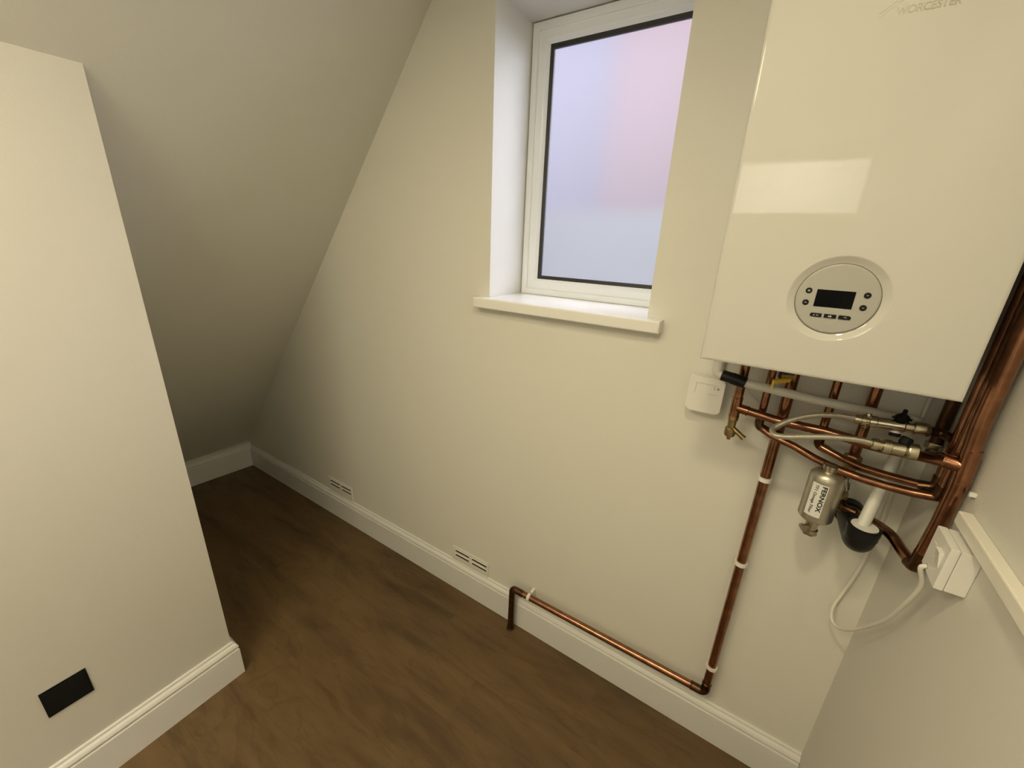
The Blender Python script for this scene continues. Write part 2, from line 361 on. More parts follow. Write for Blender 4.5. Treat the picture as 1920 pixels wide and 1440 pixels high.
bm = bmesh.new()
vs = [bm.verts.new(p) for p in ((fx0 + .06, 1.503, fz0 + .06), (fx1 - .06, 1.503, fz0 + .06), (fx1 - .06, 1.503, fz1 - .06), (fx0 + .06, 1.503, fz1 - .06))]; bm.faces.new(vs); struct('window_pane', bm, PANE, win)
bm = bmesh.new(); ring(bm, fx0 - .001, fx1 + .001, fz0 - .02, fz1 + .001, 0, [(-.004, 1.5), (.03, 1.5), (.03, 1.55), (-.004, 1.55)]); 
for v in bm.verts: v.co.x = max(WX0 + .0005, min(WX1 + .0445, v.co.x)); v.co.z = min(WZ1 - .0005, v.co.z)
struct('frame_packer', bm, mat('grey_frame_packer', (.22, .22, .23), .8), win)
# outside: neighbouring brick building and a pale rendered yard wall
bm = bmesh.new(); box(bm, -2.05, 0.6, 4.6, 8.0, -3.0, 4.9); struct('wall_outside', bm, BRICK)
bm = bmesh.new(); box(bm, -9.0, -2.06, 6.2, 8.0, -3.0, 6.6); struct('wall_gable', bm, mat('lilac_grey_render', (.075, .070, .088), .9))
bm = bmesh.new(); box(bm, -8.0, 6.0, 3.2, 3.4, -3.0, 1.95); struct('wall_yard', bm, RENDER)
bm = bmesh.new(); box(bm, -12, 12, 1.6, 14, -3.1, -3.0); struct('ground_outside', bm, RENDER)

# ceiling lamp above the camera, plus an added fill disc behind; both unseen
for i, (x, y) in enumerate(((-0.10, 0.08), (-0.74, -0.62))):
    t = empty('downlight', (x, y, CZ), ['round white ceiling downlight above the boiler end of the room', 'round white ceiling disc added for fill light behind the camera'][i], 'ceiling light', 'ceiling downlights')
    k_ = (1.0, 5.7)[i]; bm = bmesh.new(); lathe(bm, (x, y, CZ - .001), (0, 0, -1), [(0, k_ * .085), (.006, k_ * .085), (.010, k_ * .078), (.012, k_ * .073), (.004, k_ * .071), (.003, .001)], 40); obj('rim', bm, WPL, t)

# ---------------------------------------------------------------- wall vents and wall plate
def vent(x0, x1, z0, z1, rows, mid, label):
    t = empty('air_vent', ((x0 + x1) / 2, WY, z0), label, 'vent', 'white louvre vents above the skirting')
    bm = bmesh.new(); box(bm, x0, x1, WY - .006, WY - .0002, z0, z1, .002)
    obj('vent_plate', bm, PAINT, t)
    for zc in rows:
        for a, b in ((x0 + .022, mid - .010), (mid + .010, x1 - .010)):
            bm = bmesh.new(); box(bm, a, b, WY - .0068, WY - .0050, zc - .0052, zc + .0048); obj('slot', bm, HOLE, t, False)
            bm = bmesh.new(); prism(bm, [(WY - .006, zc + .0085), (WY - .0085, zc + .0062), (WY - .0083, zc + .0056), (WY - .006, zc + .0046)], 'x', a - .003, b + .003); obj('louvre', bm, PAINT, t, False)
vent(-2.112, -1.885, .167, .262, (.243, .219), -1.990, 'small white louvre vent above skirting nearest the far left corner')
vent(-1.100, -0.880, .167, .247, (.2285, .204), -0.985, 'small white louvre vent above skirting beside the copper floor pipe')

t = empty('wall_plate', (PX, .008, .336), 'square black blank wall plate low on the left partition wall', 'wall plate')
bm = bmesh.new(); box(bm, PX + .0002, PX + .004, -.040, .056, .334, .427, .001); obj('plate_frame', bm, BLK, t)
bm = bmesh.new(); box(bm, PX + .004, PX + .0065, -.034, .050, .340, .421, .001); obj('cover', bm, BLK, t)

# ---------------------------------------------------------------- boiler
BX0, BX1, BF, BZ0, BZ1 = -0.115, 0.284, 0.917, 1.464, 2.190
DC = Vector((0.083, BF, 1.6085)); DR = .0605
t = empty('boiler', (0.085, WY, BZ0), 'large white wall-hung gas boiler with round grey control dial', 'boiler')
bm = bmesh.new(); box(bm, BX0 + .004, BX1 - .004, BF + .030, WY - .001, BZ0 + .004, BZ1 - .002, .004); obj('casing', bm, BOIL, t)
# front cover with a round hollow for the dial
bm = bmesh.new()
NS = 96; angs = [2 * math.pi * k / NS for k in range(NS)]
def rectpt(a, y, ins):
    c, s = math.cos(a), math.sin(a); x0, x1, z0, z1 = BX0 + ins, BX1 - ins, BZ0 + ins, BZ1 - ins
    k = min(((x1 - DC.x) / c) if c > 1e-9 else 1e9, ((x0 - DC.x) / c) if c < -1e-9 else 1e9, ((z1 - DC.z) / s) if s > 1e-9 else 1e9, ((z0 - DC.z) / s) if s < -1e-9 else 1e9)
    return (DC.x + c * k, y, DC.z + s * k)
ca = [math.atan2(z - DC.z, x - DC.x) % (2 * math.pi) for x in (BX0, BX1) for z in (BZ0, BZ1)]
angs = sorted(set(angs + ca))
rings = []
for rr, y in ((DR, BF + .0075), (DR + .0015, BF + .0072), (DR + .006, BF + .0045), (DR + .0105, BF + .0012), (DR + .0125, BF + .0002), (DR + .0135, BF)):
    rings.append([bm.verts.new((DC.x + math.cos(a) * rr, y, DC.z + math.sin(a) * rr)) for a in angs])
for y, ins in ((BF, .007), (BF + .0006, .0035), (BF + .002, .0012), (BF + .005, 0), (BF + .032, 0)):
    rings.append([bm.verts.new((BX0 + ins if abs(((a - q) % (2 * math.pi))) < 0 else rectpt(a, y, ins)[0], y, rectpt(a, y, ins)[2])) for a in angs for q in (0,)])
for i in range(len(rings) - 1):
    for k in range(len(angs)): bm.faces.new((rings[i][k], rings[i][(k + 1) % len(angs)], rings[i + 1][(k + 1) % len(angs)], rings[i + 1][k]))
bm.faces.new(rings[0]); bm.faces.new(rings[-1][::-1])
obj('front_cover', bm, BOIL, t)
bm = bmesh.new(); lathe(bm, DC + Vector((0, .0078, 0)), (0, -1, 0), [(0, DR - .0008), (.0028, DR - .0008), (.0036, DR - .0018), (.0040, DR - .004)], 96); dial = obj('control_dial', bm, GPL, t)
bm = bmesh.new(); torus(bm, DC + Vector((0, .0060, 0)), (0, 1, 0), DR - .0004, .0007, 96, 8); obj('dial_rim', bm, mat('dark_dial_seam', (.10, .09, .06), .5), dial)
yf = BF + .0036
bm = bmesh.new(); box(bm, .0525, .1075, yf - .0006, yf + .001, 1.5935, 1.6235, .0004); obj('screen', bm, SCREEN, dial)
def txt(s, size, wd, pos, name, m, parent, bold=0, xs=1):
    b = text_mesh(s, size, .00025, bold)
    if wd: fit_width(b, wd)
    bmesh.ops.transform(b, matrix=Matrix.Translation(pos) @ Matrix.Rotation(math.radians(90), 4, 'X'), verts=b.verts)
    return obj(name, b, m, parent, False)
def strip(bm, pts, y, wd):
    tube(bm, [(p[0], y, p[1]) for p in pts], wd, 6)
for i, (x, z) in enumerate(((.0405, 1.6200), (.0400, 1.5990), (.1235, 1.6190), (.1225, 1.5980))):
    bm = bmesh.new(); lathe(bm, (x, yf + .001, z), (0, -1, 0), [(0, .0050), (.0017, .0050), (.0021, .0044)], 28); bt = obj('button', bm, BLK, dial)
    bm = bmesh.new(); yy = yf - .0012
    if i == 0:
        for k in (-1, 0, 1): strip(bm, [(x - .0017, z + k * .0011), (x + .0017, z + k * .0011)], yy, .00030)
    elif i == 1:
        strip(bm, [(x - .0018, z - .0008), (x - .0004, z + .0012), (x + .0008, z - .0004), (x + .0020, z - .0006)], yy, .00035)
    else:
        s = 1 if i == 2 else -1
        strip(bm, [(x - .0016, z - s * .0006), (x, z + s * .0008), (x + .0016, z - s * .0006)], yy, .00030)
    obj('icon', bm, ICON, bt, False)
for i, x in enumerate((.0600, .0810, .1020)):
    bm = bmesh.new(); z = 1.5785; hw, hh = .0088, .0034; out = []
    l = hh if i == 0 else .0006; r = hh if i == 2 else .0006
    for cx_, cz_, rr, a0 in ((x + hw - r, z + hh - r, r, 0), (x - hw + l, z + hh - l, l, 90), (x - hw + l, z - hh + l, l, 180), (x + hw - r, z - hh + r, r, 270)):
        for k in range(7):
            a = math.radians(a0 + 15 * k); out.append((cx_ + rr * math.cos(a), cz_ + rr * math.sin(a)))
    prism(bm, out, 'y', yf - .0011, yf + .001); bt = obj('button', bm, BLK, dial, False)
    if i == 1: txt('ok', .0052, None, (x - .0030, yf - .0013, z - .0014), 'icon', ICON, bt, .00008)
    else:
        bm = bmesh.new()
        if i == 0:
            strip(bm, [(x - .004, z - .001), (x - .0028, z + .0014), (x - .0016, z - .001), (x - .004, z - .001)], yf - .0013, .0003); strip(bm, [(x + .0005, z - .0008), (x + .0018, z + .0006), (x + .003, z - .0004), (x + .0042, z - .0004)], yf - .0013, .00032)
        else: strip(bm, [(x + .0022, z - .0012), (x + .0026, z + .0006), (x - .0012, z + .0008), (x - .0002, z + .0018), (x - .0012, z + .0008), (x - .0002, z - .0002)], yf - .0013, .0003)
        obj('icon', bm, ICON, bt, False)
# maker's lettering near the top of the cover
txt('WORCESTER', .0135, .0690, (.0530, BF - .0003, 2.0150), 'lettering', LOGO, t, .0002)
bm = bmesh.new()
def flat(bm, pts, wd, y):
    P = spline([(p[0], 0, p[1]) for p in pts], 8); A = []; 
    for i, p in enumerate(P):
        d = (P[min(i + 1, len(P) - 1)] - P[max(i - 1, 0)]).normalized(); n = Vector((-d.z, 0, d.x)) * wd * (0.35 + 0.65 * math.sin(math.pi * min(1, (i + 2) / len(P))))
        A.append([bm.verts.new((p.x + n.x, y, p.z + n.z)), bm.verts.new((p.x - n.x, y, p.z - n.z)), bm.verts.new((p.x - n.x, y + .0006, p.z - n.z)), bm.verts.new((p.x + n.x, y + .0006, p.z + n.z))])
    for i in range(len(A) - 1):
        for k in range(4): bm.faces.new((A[i][k], A[i][(k + 1) % 4], A[i + 1][(k + 1) % 4], A[i + 1][k]))
    bm.faces.new(A[0]); bm.faces.new(A[-1][::-1])
flat(bm, [(.0325, 2.0165), (.0370, 2.0175), (.0460, 2.0255), (.0560, 2.0315), (.0700, 2.0345), (.0880, 2.0340)], .0008, BF - .0004)
flat(bm, [(.0325, 2.0215), (.0370, 2.0225), (.0460, 2.0300), (.0580, 2.0365), (.0740, 2.0400), (.0920, 2.0385)], .0008, BF - .0004)
obj('emblem', bm, LOGO, t, False)

# ---------------------------------------------------------------- receiver and trunking
t = empty('thermostat_receiver', (-.12, WY, 1.24), 'small white square heating control unit on the wall left of the boiler', 'thermostat')
bm = bmesh.new(); box(bm, -.160, -.078, 1.232, WY - .0002, 1.236, 1.334, .004); obj('back_plate', bm, WPL, t)
bm = bmesh.new()
def rrect(x0, x1, z0, z1, r, bul=0):
    out = []
    for cx_, cz_, a0 in ((x1 - r, z1 - r, 0), (x0 + r, z1 - r, 90), (x0 + r, z0 + r, 180), (x1 - r, z0 + r, 270)):
        for k in range(7):
            a = math.radians(a0 + 15 * k); out.append((cx_ + r * math.cos(a), cz_ + r * math.sin(a)))
    return out
prism(bm, rrect(-.166, -.074, 1.242, 1.346, .010), 'y', 1.207, 1.233)
bmesh.ops.bevel(bm, geom=[e for e in bm.edges if all(abs(v.co.y - 1.207) < 1e-4 for v in e.verts)], offset=.004, segments=3, affect='EDGES', profile=.5)
cov = obj('cover', bm, WPL, t)
bm = bmesh.new(); prism(bm, rrect(-.146, -.092, 1.300, 1.326, .002), 'y', 1.2064, 1.2075); ring_ = obj('flap', bm, WPL, cov, False)
bm = bmesh.new()
for z0, z1, x0, x1 in ((1.3262, 1.3270, -.147, -.091), (1.297, 1.327, -.1475, -.1467), (1.2985, 1.2993, -.112, -.091)): box(bm, x0, x1, 1.2062, 1.2074, z0, z1)
obj('panel_groove', bm, GPL, cov, False)
bm = bmesh.new(); lathe(bm, (-.0895, 1.2074, 1.318), (0, -1, 0), [(0, .0036), (.0012, .0036), (.0016, .003)], 20); obj('button', bm, GPL, cov, label='grey push button')
for x, z in ((-.099, 1.3215), (-.099, 1.3160)):
    bm = bmesh.new(); lathe(bm, (x, 1.2074, z), (0, -1, 0), [(0, .0013), (.001, .0013)], 12); obj('indicator', bm, BLK, cov)
bm = bmesh.new(); box(bm, -.108, -.090, 1.229, WY - .0002, 1.347, 1.470, .002)
tag(obj('cable_trunking', bm, PAINT), 'short white vertical cable trunking between boiler and control unit', 'cable trunking')

# ---------------------------------------------------------------- copper pipework
def pipe(name, path, r, fil, label, m=COPPER, cat='pipe', seg=24):
    bm = bmesh.new(); tube(bm, fillet(path, fil), r, seg); o = obj(name, bm, m)
    return tag(o, label, cat)
def collar(parent, name, a, b, r, m=COPPER, lip=.0006, label=None):
    a = Vector(a); b = Vector(b); bm = bmesh.new(); L_ = (b - a).length
    lathe(bm, a, b - a, [(0, r - .0006), (.001, r + lip), (.0035, r + lip), (.0045, r), (L_ - .0045, r), (L_ - .0035, r + lip), (L_ - .001, r + lip), (L_, r - .0006)], 24)
    return obj(name, bm, m, parent, label=label)
ZT = 1.50
def V(p): return Vector(p)
# gas pipe
gx = (0.0705, 1.2150, 0.9060)[0]
gb = (0.0877, 1.2150, 0.2386); gl = (-0.7180, 1.2080, 0.2332); gr = .0132
gp = pipe('copper_pipe', [(gx, 1.215, ZT), (gx, 1.215, gb[2]), (gl[0], 1.208, gl[2]), (gl[0], 1.208, 0.0005)], gr, .017, 'long copper gas pipe dropping from boiler to skirting and into the floor')
gz = gb[2]
collar(gp, 'elbow', (gx, 1.215, gz + .046), (gx, 1.215, gz + .019), gr + .0012, COPPERD)
collar(gp, 'elbow', (gx - .046, 1.2146, gz + (gl[2] - gz) * .07), (gx - .019, 1.2149, gz), gr + .0012, COPPERD)
bm = bmesh.new(); tube(bm, fillet([(gx, 1.215, gz + .036), (gx, 1.215, gz), (gx - .036, 1.2147, gz)], .017), gr + .0012, 24); obj('elbow', bm, COPPERD, gp, label='dark soldered elbow')
bm = bmesh.new(); tube(bm, fillet([(gl[0] + .055, 1.208, gl[2]), (gl[0], 1.208, gl[2]), (gl[0], 1.208, .006)], .017), gr + .0010, 24); obj('elbow', bm, COPPERD, gp, label='dark tarnished drop into the floor')
bm = bmesh.new(); lathe(bm, (gl[0], 1.208, 0), (0, 0, 1), [(0, .019), (.004, .0185), (.006, .015)], 24); obj('collar', bm, COPPERD, gp)
collar(gp, 'gas_cock', (gx, 1.215, 1.468), (gx, 1.215, 1.400), .0150, COPPERD)
# clips on the gas pipe
def clip(c, axis, r, label, name='pipe_clip', grp='white plastic clips holding the copper gas pipe', back=None):
    c = V(c); ax = V(axis).normalized(); t = empty(name, c, label, 'pipe clip', grp)
    out = V((0, -1, 0)) if back is None else V(back) * -1
    side = ax.cross(out).normalized(); bm = bmesh.new(); w_ = .006
    A = []
    n = 24
    for i in range(n + 1):
        a = math.radians(-215 + 250 * i / n + 0)
        a = math.radians(-35 + 250 * i / n)
        d = side * math.cos(a) + out * math.sin(a)
        A.append([bm.verts.new(c + d * rr + ax * s) for rr, s in ((r + .0003, -w_), (r + .0040, -w_), (r + .0040, w_), (r + .0003, w_))])
    for i in range(n):
        for k in range(4): bm.faces.new((A[i][k], A[i][(k + 1) % 4], A[i + 1][(k + 1) % 4], A[i + 1][k]))
    bm.faces.new(A[0]); bm.faces.new(A[-1][::-1]); obj('ring', bm, WPL, t)
    return t
def clipfoot(t, c, r, axis, wall_y=WY):
    bm = bmesh.new()
    if abs(axis[2]) > .5: box(bm, c[0] - r - .001, c[0] + r + .001, c[1] + r + .0005, wall_y - .0002, c[2] - .006, c[2] + .006, .001)
    else: box(bm, c[0] - .006, c[0] + .006, c[1] + r + .0005, wall_y - .0002, c[2] - r - .001, c[2] + r + .001, .001)
    obj('base', bm, WPL, t)
for (px_, lab) in (((0.0832, 1.2150, 1.0907), 'white clip on the vertical copper gas pipe, topmost of three'), ((0.0884, 1.2150, 0.7986), 'white clip halfway down the vertical copper gas pipe'), ((0.0911, 1.2150, 0.3624), 'white clip on vertical copper gas pipe just above the bottom elbow')):
    c = (gx, 1.215, px_[2]); k = clip(c, (0, 0, 1), gr, lab); clipfoot(k, c, gr, (0, 0, 1))
c = ((-0.6330, 1.2080, 0.2397)[0], 1.209, gl[2] + (gz - gl[2]) * .1); k = clip(c, (1, 0, 0), gr, 'white clip on horizontal copper pipe beside the drop into the floor'); clipfoot(k, c, gr, (1, 0, 0))

# flow pipe (left connection) with tee, drain cock, run to the big riser
fx = (-0.0374, 1.1800, 1.3158); ft = (-0.0406, 1.1800, 1.2874); r22 = .0112
AX, AY, AR = (0.3407, 1.0000, 1.4151)[0], 1.000, .0128
at_ = (0.3482, 1.0030, 1.3279); AT = V(at_)
fp = pipe('copper_pipe', [(fx[0], 1.18, ZT), (fx[0], 1.18, ft[2] - .028)], r22, 0, 'short vertical copper flow pipe under the left end of the boiler')
collar(fp, 'tee', (fx[0], 1.18, ft[2] + .030), (fx[0], 1.18, ft[2] - .026), r22 + .0014)
collar(fp, 'tee', (fx[0] + .003, 1.18, ft[2]), V((fx[0], 1.18, ft[2])) + (V((0.0635, 1.1680, 1.2794)) - V((fx[0], 1.18, ft[2]))).normalized() * .032, r22 + .0014)
fr = pipe('copper_pipe', [(fx[0] + .008, 1.179, ft[2]), (0.0635, 1.1680, 1.2794), (0.1609, 1.1450, 1.2873), (0.2455, 1.1100, 1.2903), (0.3111, 1.0600, 1.3103), AT + V((-.012, .004, 0))], r22, .12, 'copper pipe running behind the braided hose to the big riser')
collar(fr, 'sleeve', V((0.3267, 1.0480, 1.3176)), AT + V((-.010, .003, 0)), r22 + .0016, COPPER)
for a_, b_ in ((1765, 1768), (1773, 1776)):
    pass
bm = bmesh.new(); q0 = V((0.3291, 1.0460, 1.3181)); q1 = AT; torus(bm, q0, q1 - q0, r22 + .0012, .0014, 28, 8); torus(bm, q0 + (q1 - q0).normalized() * .006, q1 - q0, r22 + .0012, .0010, 28, 8); obj('solder_ring', bm, CHROME, fr, label='bright solder rings')
# drain cock
t = empty('drain_cock', (fx[0], 1.18, ft[2] - .085), 'small brass drain cock with angled spout below the left copper tee', 'valve')
b0 = V((fx[0], 1.18, ft[2] - .024))
bm = bmesh.new(); lathe(bm, b0, (0, 0, -1), [(0, .0110), (.004, .0125), (.012, .0125), (.014, .0105), (.034, .0100), (.036, .0130), (.038, .0138), (.056, .0138), (.060, .0115), (.064, .005), (.070, .005)], 20); obj('body', bm, BRASS, t)
bm = bmesh.new(); lathe(bm, b0 + V((.006, -.002, -.036)), (.85, -.25, -.50), [(0, .0066), (.030, .0066), (.031, .0074), (.036, .0074)], 16); obj('spout', bm, BRASS, t)

# hot and cold 15 mm pipes
r15 = .0093
hx = (0.0236, 1.1950, 1.3262)[0]; cx15 = (0.1585, 1.2050, 1.3466)[0]
hz = (0.0262, 1.1950, 1.2447)[2]; cz_ = (0.1624, 1.2050, 1.2273)[2]
hr = V((0.3471, 1.0500, 1.2361)); cr_ = V((0.3521, 1.0950, 1.2375))
h = pipe('copper_pipe', [(hx, 1.195, ZT), (hx, 1.195, hz), (0.0579, 1.1850, 1.2301), (0.1072, 1.1650, 1.2248), (0.1498, 1.1450, 1.2151), (0.1917, 1.1200, 1.2127), (0.2354, 1.1000, 1.2136), (0.2753, 1.0800, 1.2190), (0.3136, 1.0620, 1.2271), hr, (hr.x, hr.y, 2.46)], r15, [.014, .05, .08, .08, .08, .08, .08, .08, .013], 'thin copper pipe sweeping in front of the filter to the right corner')
c2 = pipe('copper_pipe', [(cx15, 1.205, ZT), (cx15, 1.205, cz_), (0.2058, 1.1850, 1.2163), (0.2416, 1.1600, 1.2144), (0.2826, 1.1350, 1.2207), (0.3221, 1.1120, 1.2285), cr_, (cr_.x, cr_.y, 2.46)], r15, [.014, .08, .08, .08, .08, .013], 'thin copper pipe sweeping just behind the front one to the right corner')
for p_, x_, y_, z_, n_ in ((h, hx, 1.195, hz, (0.0764, 1.1880, 1.2269)), (c2, cx15, 1.205, cz_, (0.1899, 1.2020, 1.2167))):
    bm = bmesh.new(); d_ = (V(n_) - V((x_, y_, z_))).normalized(); tube(bm, fillet([(x_, y_, z_ + .024), (x_, y_, z_), V((x_, y_, z_)) + d_ * .024], .014), r15 + .0014, 20); obj('elbow', bm, COPPERD, p_, label='dark soldered elbow')
for p_, v_ in ((h, hr), (c2, cr_)):
    bm = bmesh.new(); d_ = (V((0.2816, 1.1150, 1.2140)) - V(v_)).normalized(); tube(bm, fillet([v_ + V((0, 0, .026)), v_, v_ + d_ * .026], .013), r15 + .0016, 20); obj('elbow', bm, COPPERD, p_, label='dark soldered elbow')

# pipe behind the boiler's right edge
b1 = V((0.3577, 1.2050, 1.3324)); b1e = V((0.3570, 1.2050, 1.2795))
p = pipe('copper_pipe', [(b1.x, 1.205, 2.46), (b1.x, 1.205, b1e.z)], r22, 0, 'dark vertical copper pipe behind the right edge of the boiler', COPPERD)
bm = bmesh.new(); nut(bm, (b1.x, 1.205, b1e.z + .010), (0, 0, 1), .0165, .016); obj('nut', bm, CHROME, p)
bm = bmesh.new(); tube(bm, fillet([(b1.x, 1.205, b1e.z + .004), (b1.x, 1.205, b1e.z - .012), (0.3310, 1.0600, 1.3112)], .010), r22, 20); obj('tail', bm, COPPERD, p)

# big riser in the right corner
ab = V((0.3475, 1.0180, 1.0866)); az = ab.z
m1 = V((0.3499, 1.0100, 1.2017)); m2 = V((0.3487, 1.0040, 1.2859)); m3 = V((AX, AY, V((0.3407, 1.0000, 1.4151)).z))
crv = [ab, (0.3333, 1.0550, 1.0915), (0.3205, 1.1000, 1.0964), (0.3046, 1.1500, 1.0871), (0.2775, 1.1900, 1.0774), (0.2510, 1.2050, 1.0742)]
bm = bmesh.new(); tube(bm, fillet([(AX, AY, 2.46), m3, m2, m1, ab + (m1 - ab).normalized() * .010], .30), AR, 28); rp = tag(obj('copper_pipe', bm, COPPER), 'thick copper riser climbing the right corner beside the boiler', 'pipe')
du = (m3 - m2).normalized()
collar(rp, 'tee', AT + du * .036, AT - du * .034, AR + .0006)
collar(rp, 'tee', AT + V((-.006, .002, 0)), AT + V((-.030, .009, .001)), r22 + .0026)
bm = bmesh.new(); tube(bm, fillet([ab + (m1 - ab).normalized() * .040, ab, V((0.3396, 1.0330, 1.0888))], .010), AR + .0006, 24); obj('elbow', bm, COPPERD, rp)
S2 = spline(crv, 8); fv = V((0.2332, 1.1900, 1.1023))
bm = bmesh.new(); tube(bm, S2 + [], r22, 24)
rt = tag(obj('copper_pipe', bm, COPPER), 'bent copper pipe curving from under the filter down to the right corner elbow', 'pipe')
bm = bmesh.new(); e0 = V(crv[-1]); e1 = V((0.2359, 1.2080, 1.0787)); tube(bm, fillet([V((0.2715, 1.1930, 1.0776)), e1, e1 + V((0, 0, .030))], .012), r22 + .0012, 20); obj('elbow', bm, COPPERD, rt)
k = empty('pipe_clip', (0.3557, 1.0000, 1.2851), 'small white clip fixing the thick copper riser to the right wall', 'pipe clip')
bm = bmesh.new(); zz = V((0.3557, 1.0000, 1.2851)); box(bm, RX - .010, RX - .0002, zz.y - .0165, zz.y - .010, zz.z - .004, zz.z + .004, .001); obj('base', bm, WPL, k)

# return pipe down to the filter
rx_ = (0.2317, 1.2050, 1.3381); rn = (0.2302, 1.2050, 1.2171)
rpn = pipe('copper_pipe', [(rx_[0], 1.205, ZT), (rx_[0], 1.205, rn[2])], r22, 0, 'short vertical copper return pipe between boiler and filter union nut')
bm = bmesh.new(); nut(bm, (rx_[0], 1.205, rn[2] - .004), (0, 0, 1), .0185, .020); obj('nut', bm, BRASS, rpn)

# ---------------------------------------------------------------- magnetic filter
ftp = V((0.1821, 1.1200, 1.1977)); fbt = V((0.1856, 1.1200, 1.0728)); fcx = (ftp.x + fbt.x) / 2; fcy = 1.120
zt_, zb_ = ftp.z + .004, fbt.z - .002; FR = .0352; L_ = zt_ - zb_
t = empty('heating_filter', (fcx, fcy, zb_), 'nickel cylinder heating filter with printed white sticker hanging under the boiler', 'filter')
bm = bmesh.new(); lathe(bm, (fcx, fcy, zb_), (0, 0, 1), [(0, .020), (.001, .030), (.004, FR - .002), (.008, FR), (L_ - .024, FR), (L_ - .022, FR - .0006), (L_ - .020, FR), (L_ - .010, FR - .001), (L_ - .004, FR - .006), (L_, .024)], 64); obj('body', bm, NICKEL, t)
bm = bmesh.new(); lathe(bm, (fcx, fcy, zt_ - .001), (0, 0, 1), [(0, .0165), (.004, .0165), (.005, .0148), (.009, .0148), (.010, .0162), (.018, .0162), (.020, .0130)], 32); obj('cap', bm, CHROME, t)
bm = bmesh.new(); lathe(bm, (fcx, fcy, zb_ + .001), (0, 0, -1), [(0, .0185), (.009, .0185), (.010, .0138), (.016, .0128), (.030, .0128), (.032, .0160), (.040, .0160), (.041, .009)], 32); dv = obj('drain_valve', bm, CHROME, t)
bm = bmesh.new(); lathe(bm, (fcx - .006, fcy - .004, zb_ - .024), (-.7, -.5, -.35), [(0, .0075), (.010, .0075), (.011, .0105), (.016, .0105), (.017, .007)], 20); obj('outlet', bm, CHROME, dv)
bm = bmesh.new(); lathe(bm, (fcx, fcy, zb_ - .040), (0, 0, -1), [(0, .0165), (.005, .0165), (.006, .013)], 6); obj('nut', bm, CHROME, dv)
# side ports to the union valves at the wall
vx, vy = rx_[0], 1.205
nz0 = rn[2] - .012; nz1 = e1.z + .028
bm = bmesh.new(); tube(bm, [(vx, vy, nz0), (vx, vy, nz0 - .030)], .0135, 20); tube(bm, fillet([(vx, vy, nz0 - .026), (vx, vy, zt_ - .034), (fcx + .02, fcy + .02, zt_ - .034)], .01), .0125, 20); obj('inlet_port', bm, BRASS, t)
bm = bmesh.new(); tube(bm, fillet([(e1.x, e1.y, nz1 - .004), (e1.x, e1.y, max(nz1 + .012, zb_ + .03)), (fcx + .02, fcy + .02, max(nz1 + .012, zb_ + .03))], .01), .0130, 20); obj('outlet_port', bm, BRASS, t)
bm = bmesh.new(); rc_ = V((0.2181, 1.1300, 1.1817)); torus(bm, rc_, (1.0, -.25, .3), .0210, .0025, 36, 10); torus(bm, rc_ + V((.005, 0, .001)), (1.0, -.25, .3), .0210, .0020, 36, 10); obj('clamp_ring', bm, CHROME, t)
# sticker wrapped around the body
def wrap(bm, az0, r):
    for v in bm.verts:
        a = az0 + v.co.x / FR; rr = r + v.co.z
        v.co = V((fcx + rr * math.sin(a), fcy - rr * math.cos(a), v.co.y))
AZ0 = math.radians(-47); AZ1 = math.radians(6); lw = (AZ1 - AZ0) * FR; lz0 = zb_ + .021; lz1 = zt_ - .024
bm = bmesh.new(); nx = 16; A = [[bm.verts.new((lw * i / nx, z, d)) for z, d in ((lz0, .0001), (lz1, .0001), (lz1, .0004), (lz0, .0004))] for i in range(nx + 1)]
for i in range(nx):
    for kk in range(4): bm.faces.new((A[i][kk], A[i][(kk + 1) % 4], A[i + 1][(kk + 1) % 4], A[i + 1][kk]))
bm.faces.new(A[0]); bm.faces.new(A[-1][::-1]); wrap(bm, AZ0, FR); st = obj('sticker', bm, LABELW, t)
def side_text(s, size, xpos, length, bold, ztop=None):
    b = text_mesh(s, size, .0001, bold); bmesh.ops.subdivide_edges(b, edges=b.edges, cuts=1)
    fit_width(b, length)
    for v in b.verts:
        u, hgt = v.co.x, v.co.y
        v.co = V((xpos + hgt, (ztop or lz1 - .003) - u, .0005 + abs(v.co.z)))
    wrap(b, AZ0, FR); return obj('print', b, INK, st, False)
ll = lz1 - lz0
side_text('FERNOX', .0125, lw - .0110, ll * .80, .0004)
side_text('TF1 Omega Filter', .0085, lw - .0245, ll * .90, .0002)

# ---------------------------------------------------------------- filling loop
t = empty('filling_loop', (0.1944, 1.1000, 1.3278), 'silver braided hose loop with two black-knobbed valves under the boiler', 'filling loop')
hp = [(0.1988, 1.1200, 1.3405), (0.1701, 1.1180, 1.3404), (0.1310, 1.1140, 1.3337), (0.0991, 1.1080, 1.3203), (0.0739, 1.1000, 1.3051), (0.0566, 1.0900, 1.2913), (0.0511, 1.0780, 1.2830), (0.0599, 1.0660, 1.2792), (0.0799, 1.0580, 1.2845), (0.1107, 1.0520, 1.2964), (0.1561, 1.0480, 1.3113), (0.2003, 1.0460, 1.3190), (0.2264, 1.0460, 1.3186)]
bm = bmesh.new(); tube(bm, spline(hp, 8), .0066, 20); obj('hose', bm, BRAID, t)
def valve(pa, pb, parts, rings=True):
    pa = V(pa); pb = V(pb); d = (pb - pa); L__ = d.length; bm = bmesh.new(); n = []
    lathe(bm, pa, d, [(f * L__, r * 1.32) for f, r in parts], 24); o = obj('valve', bm, CHROME, t); return o, pa, pb, d.normalized()
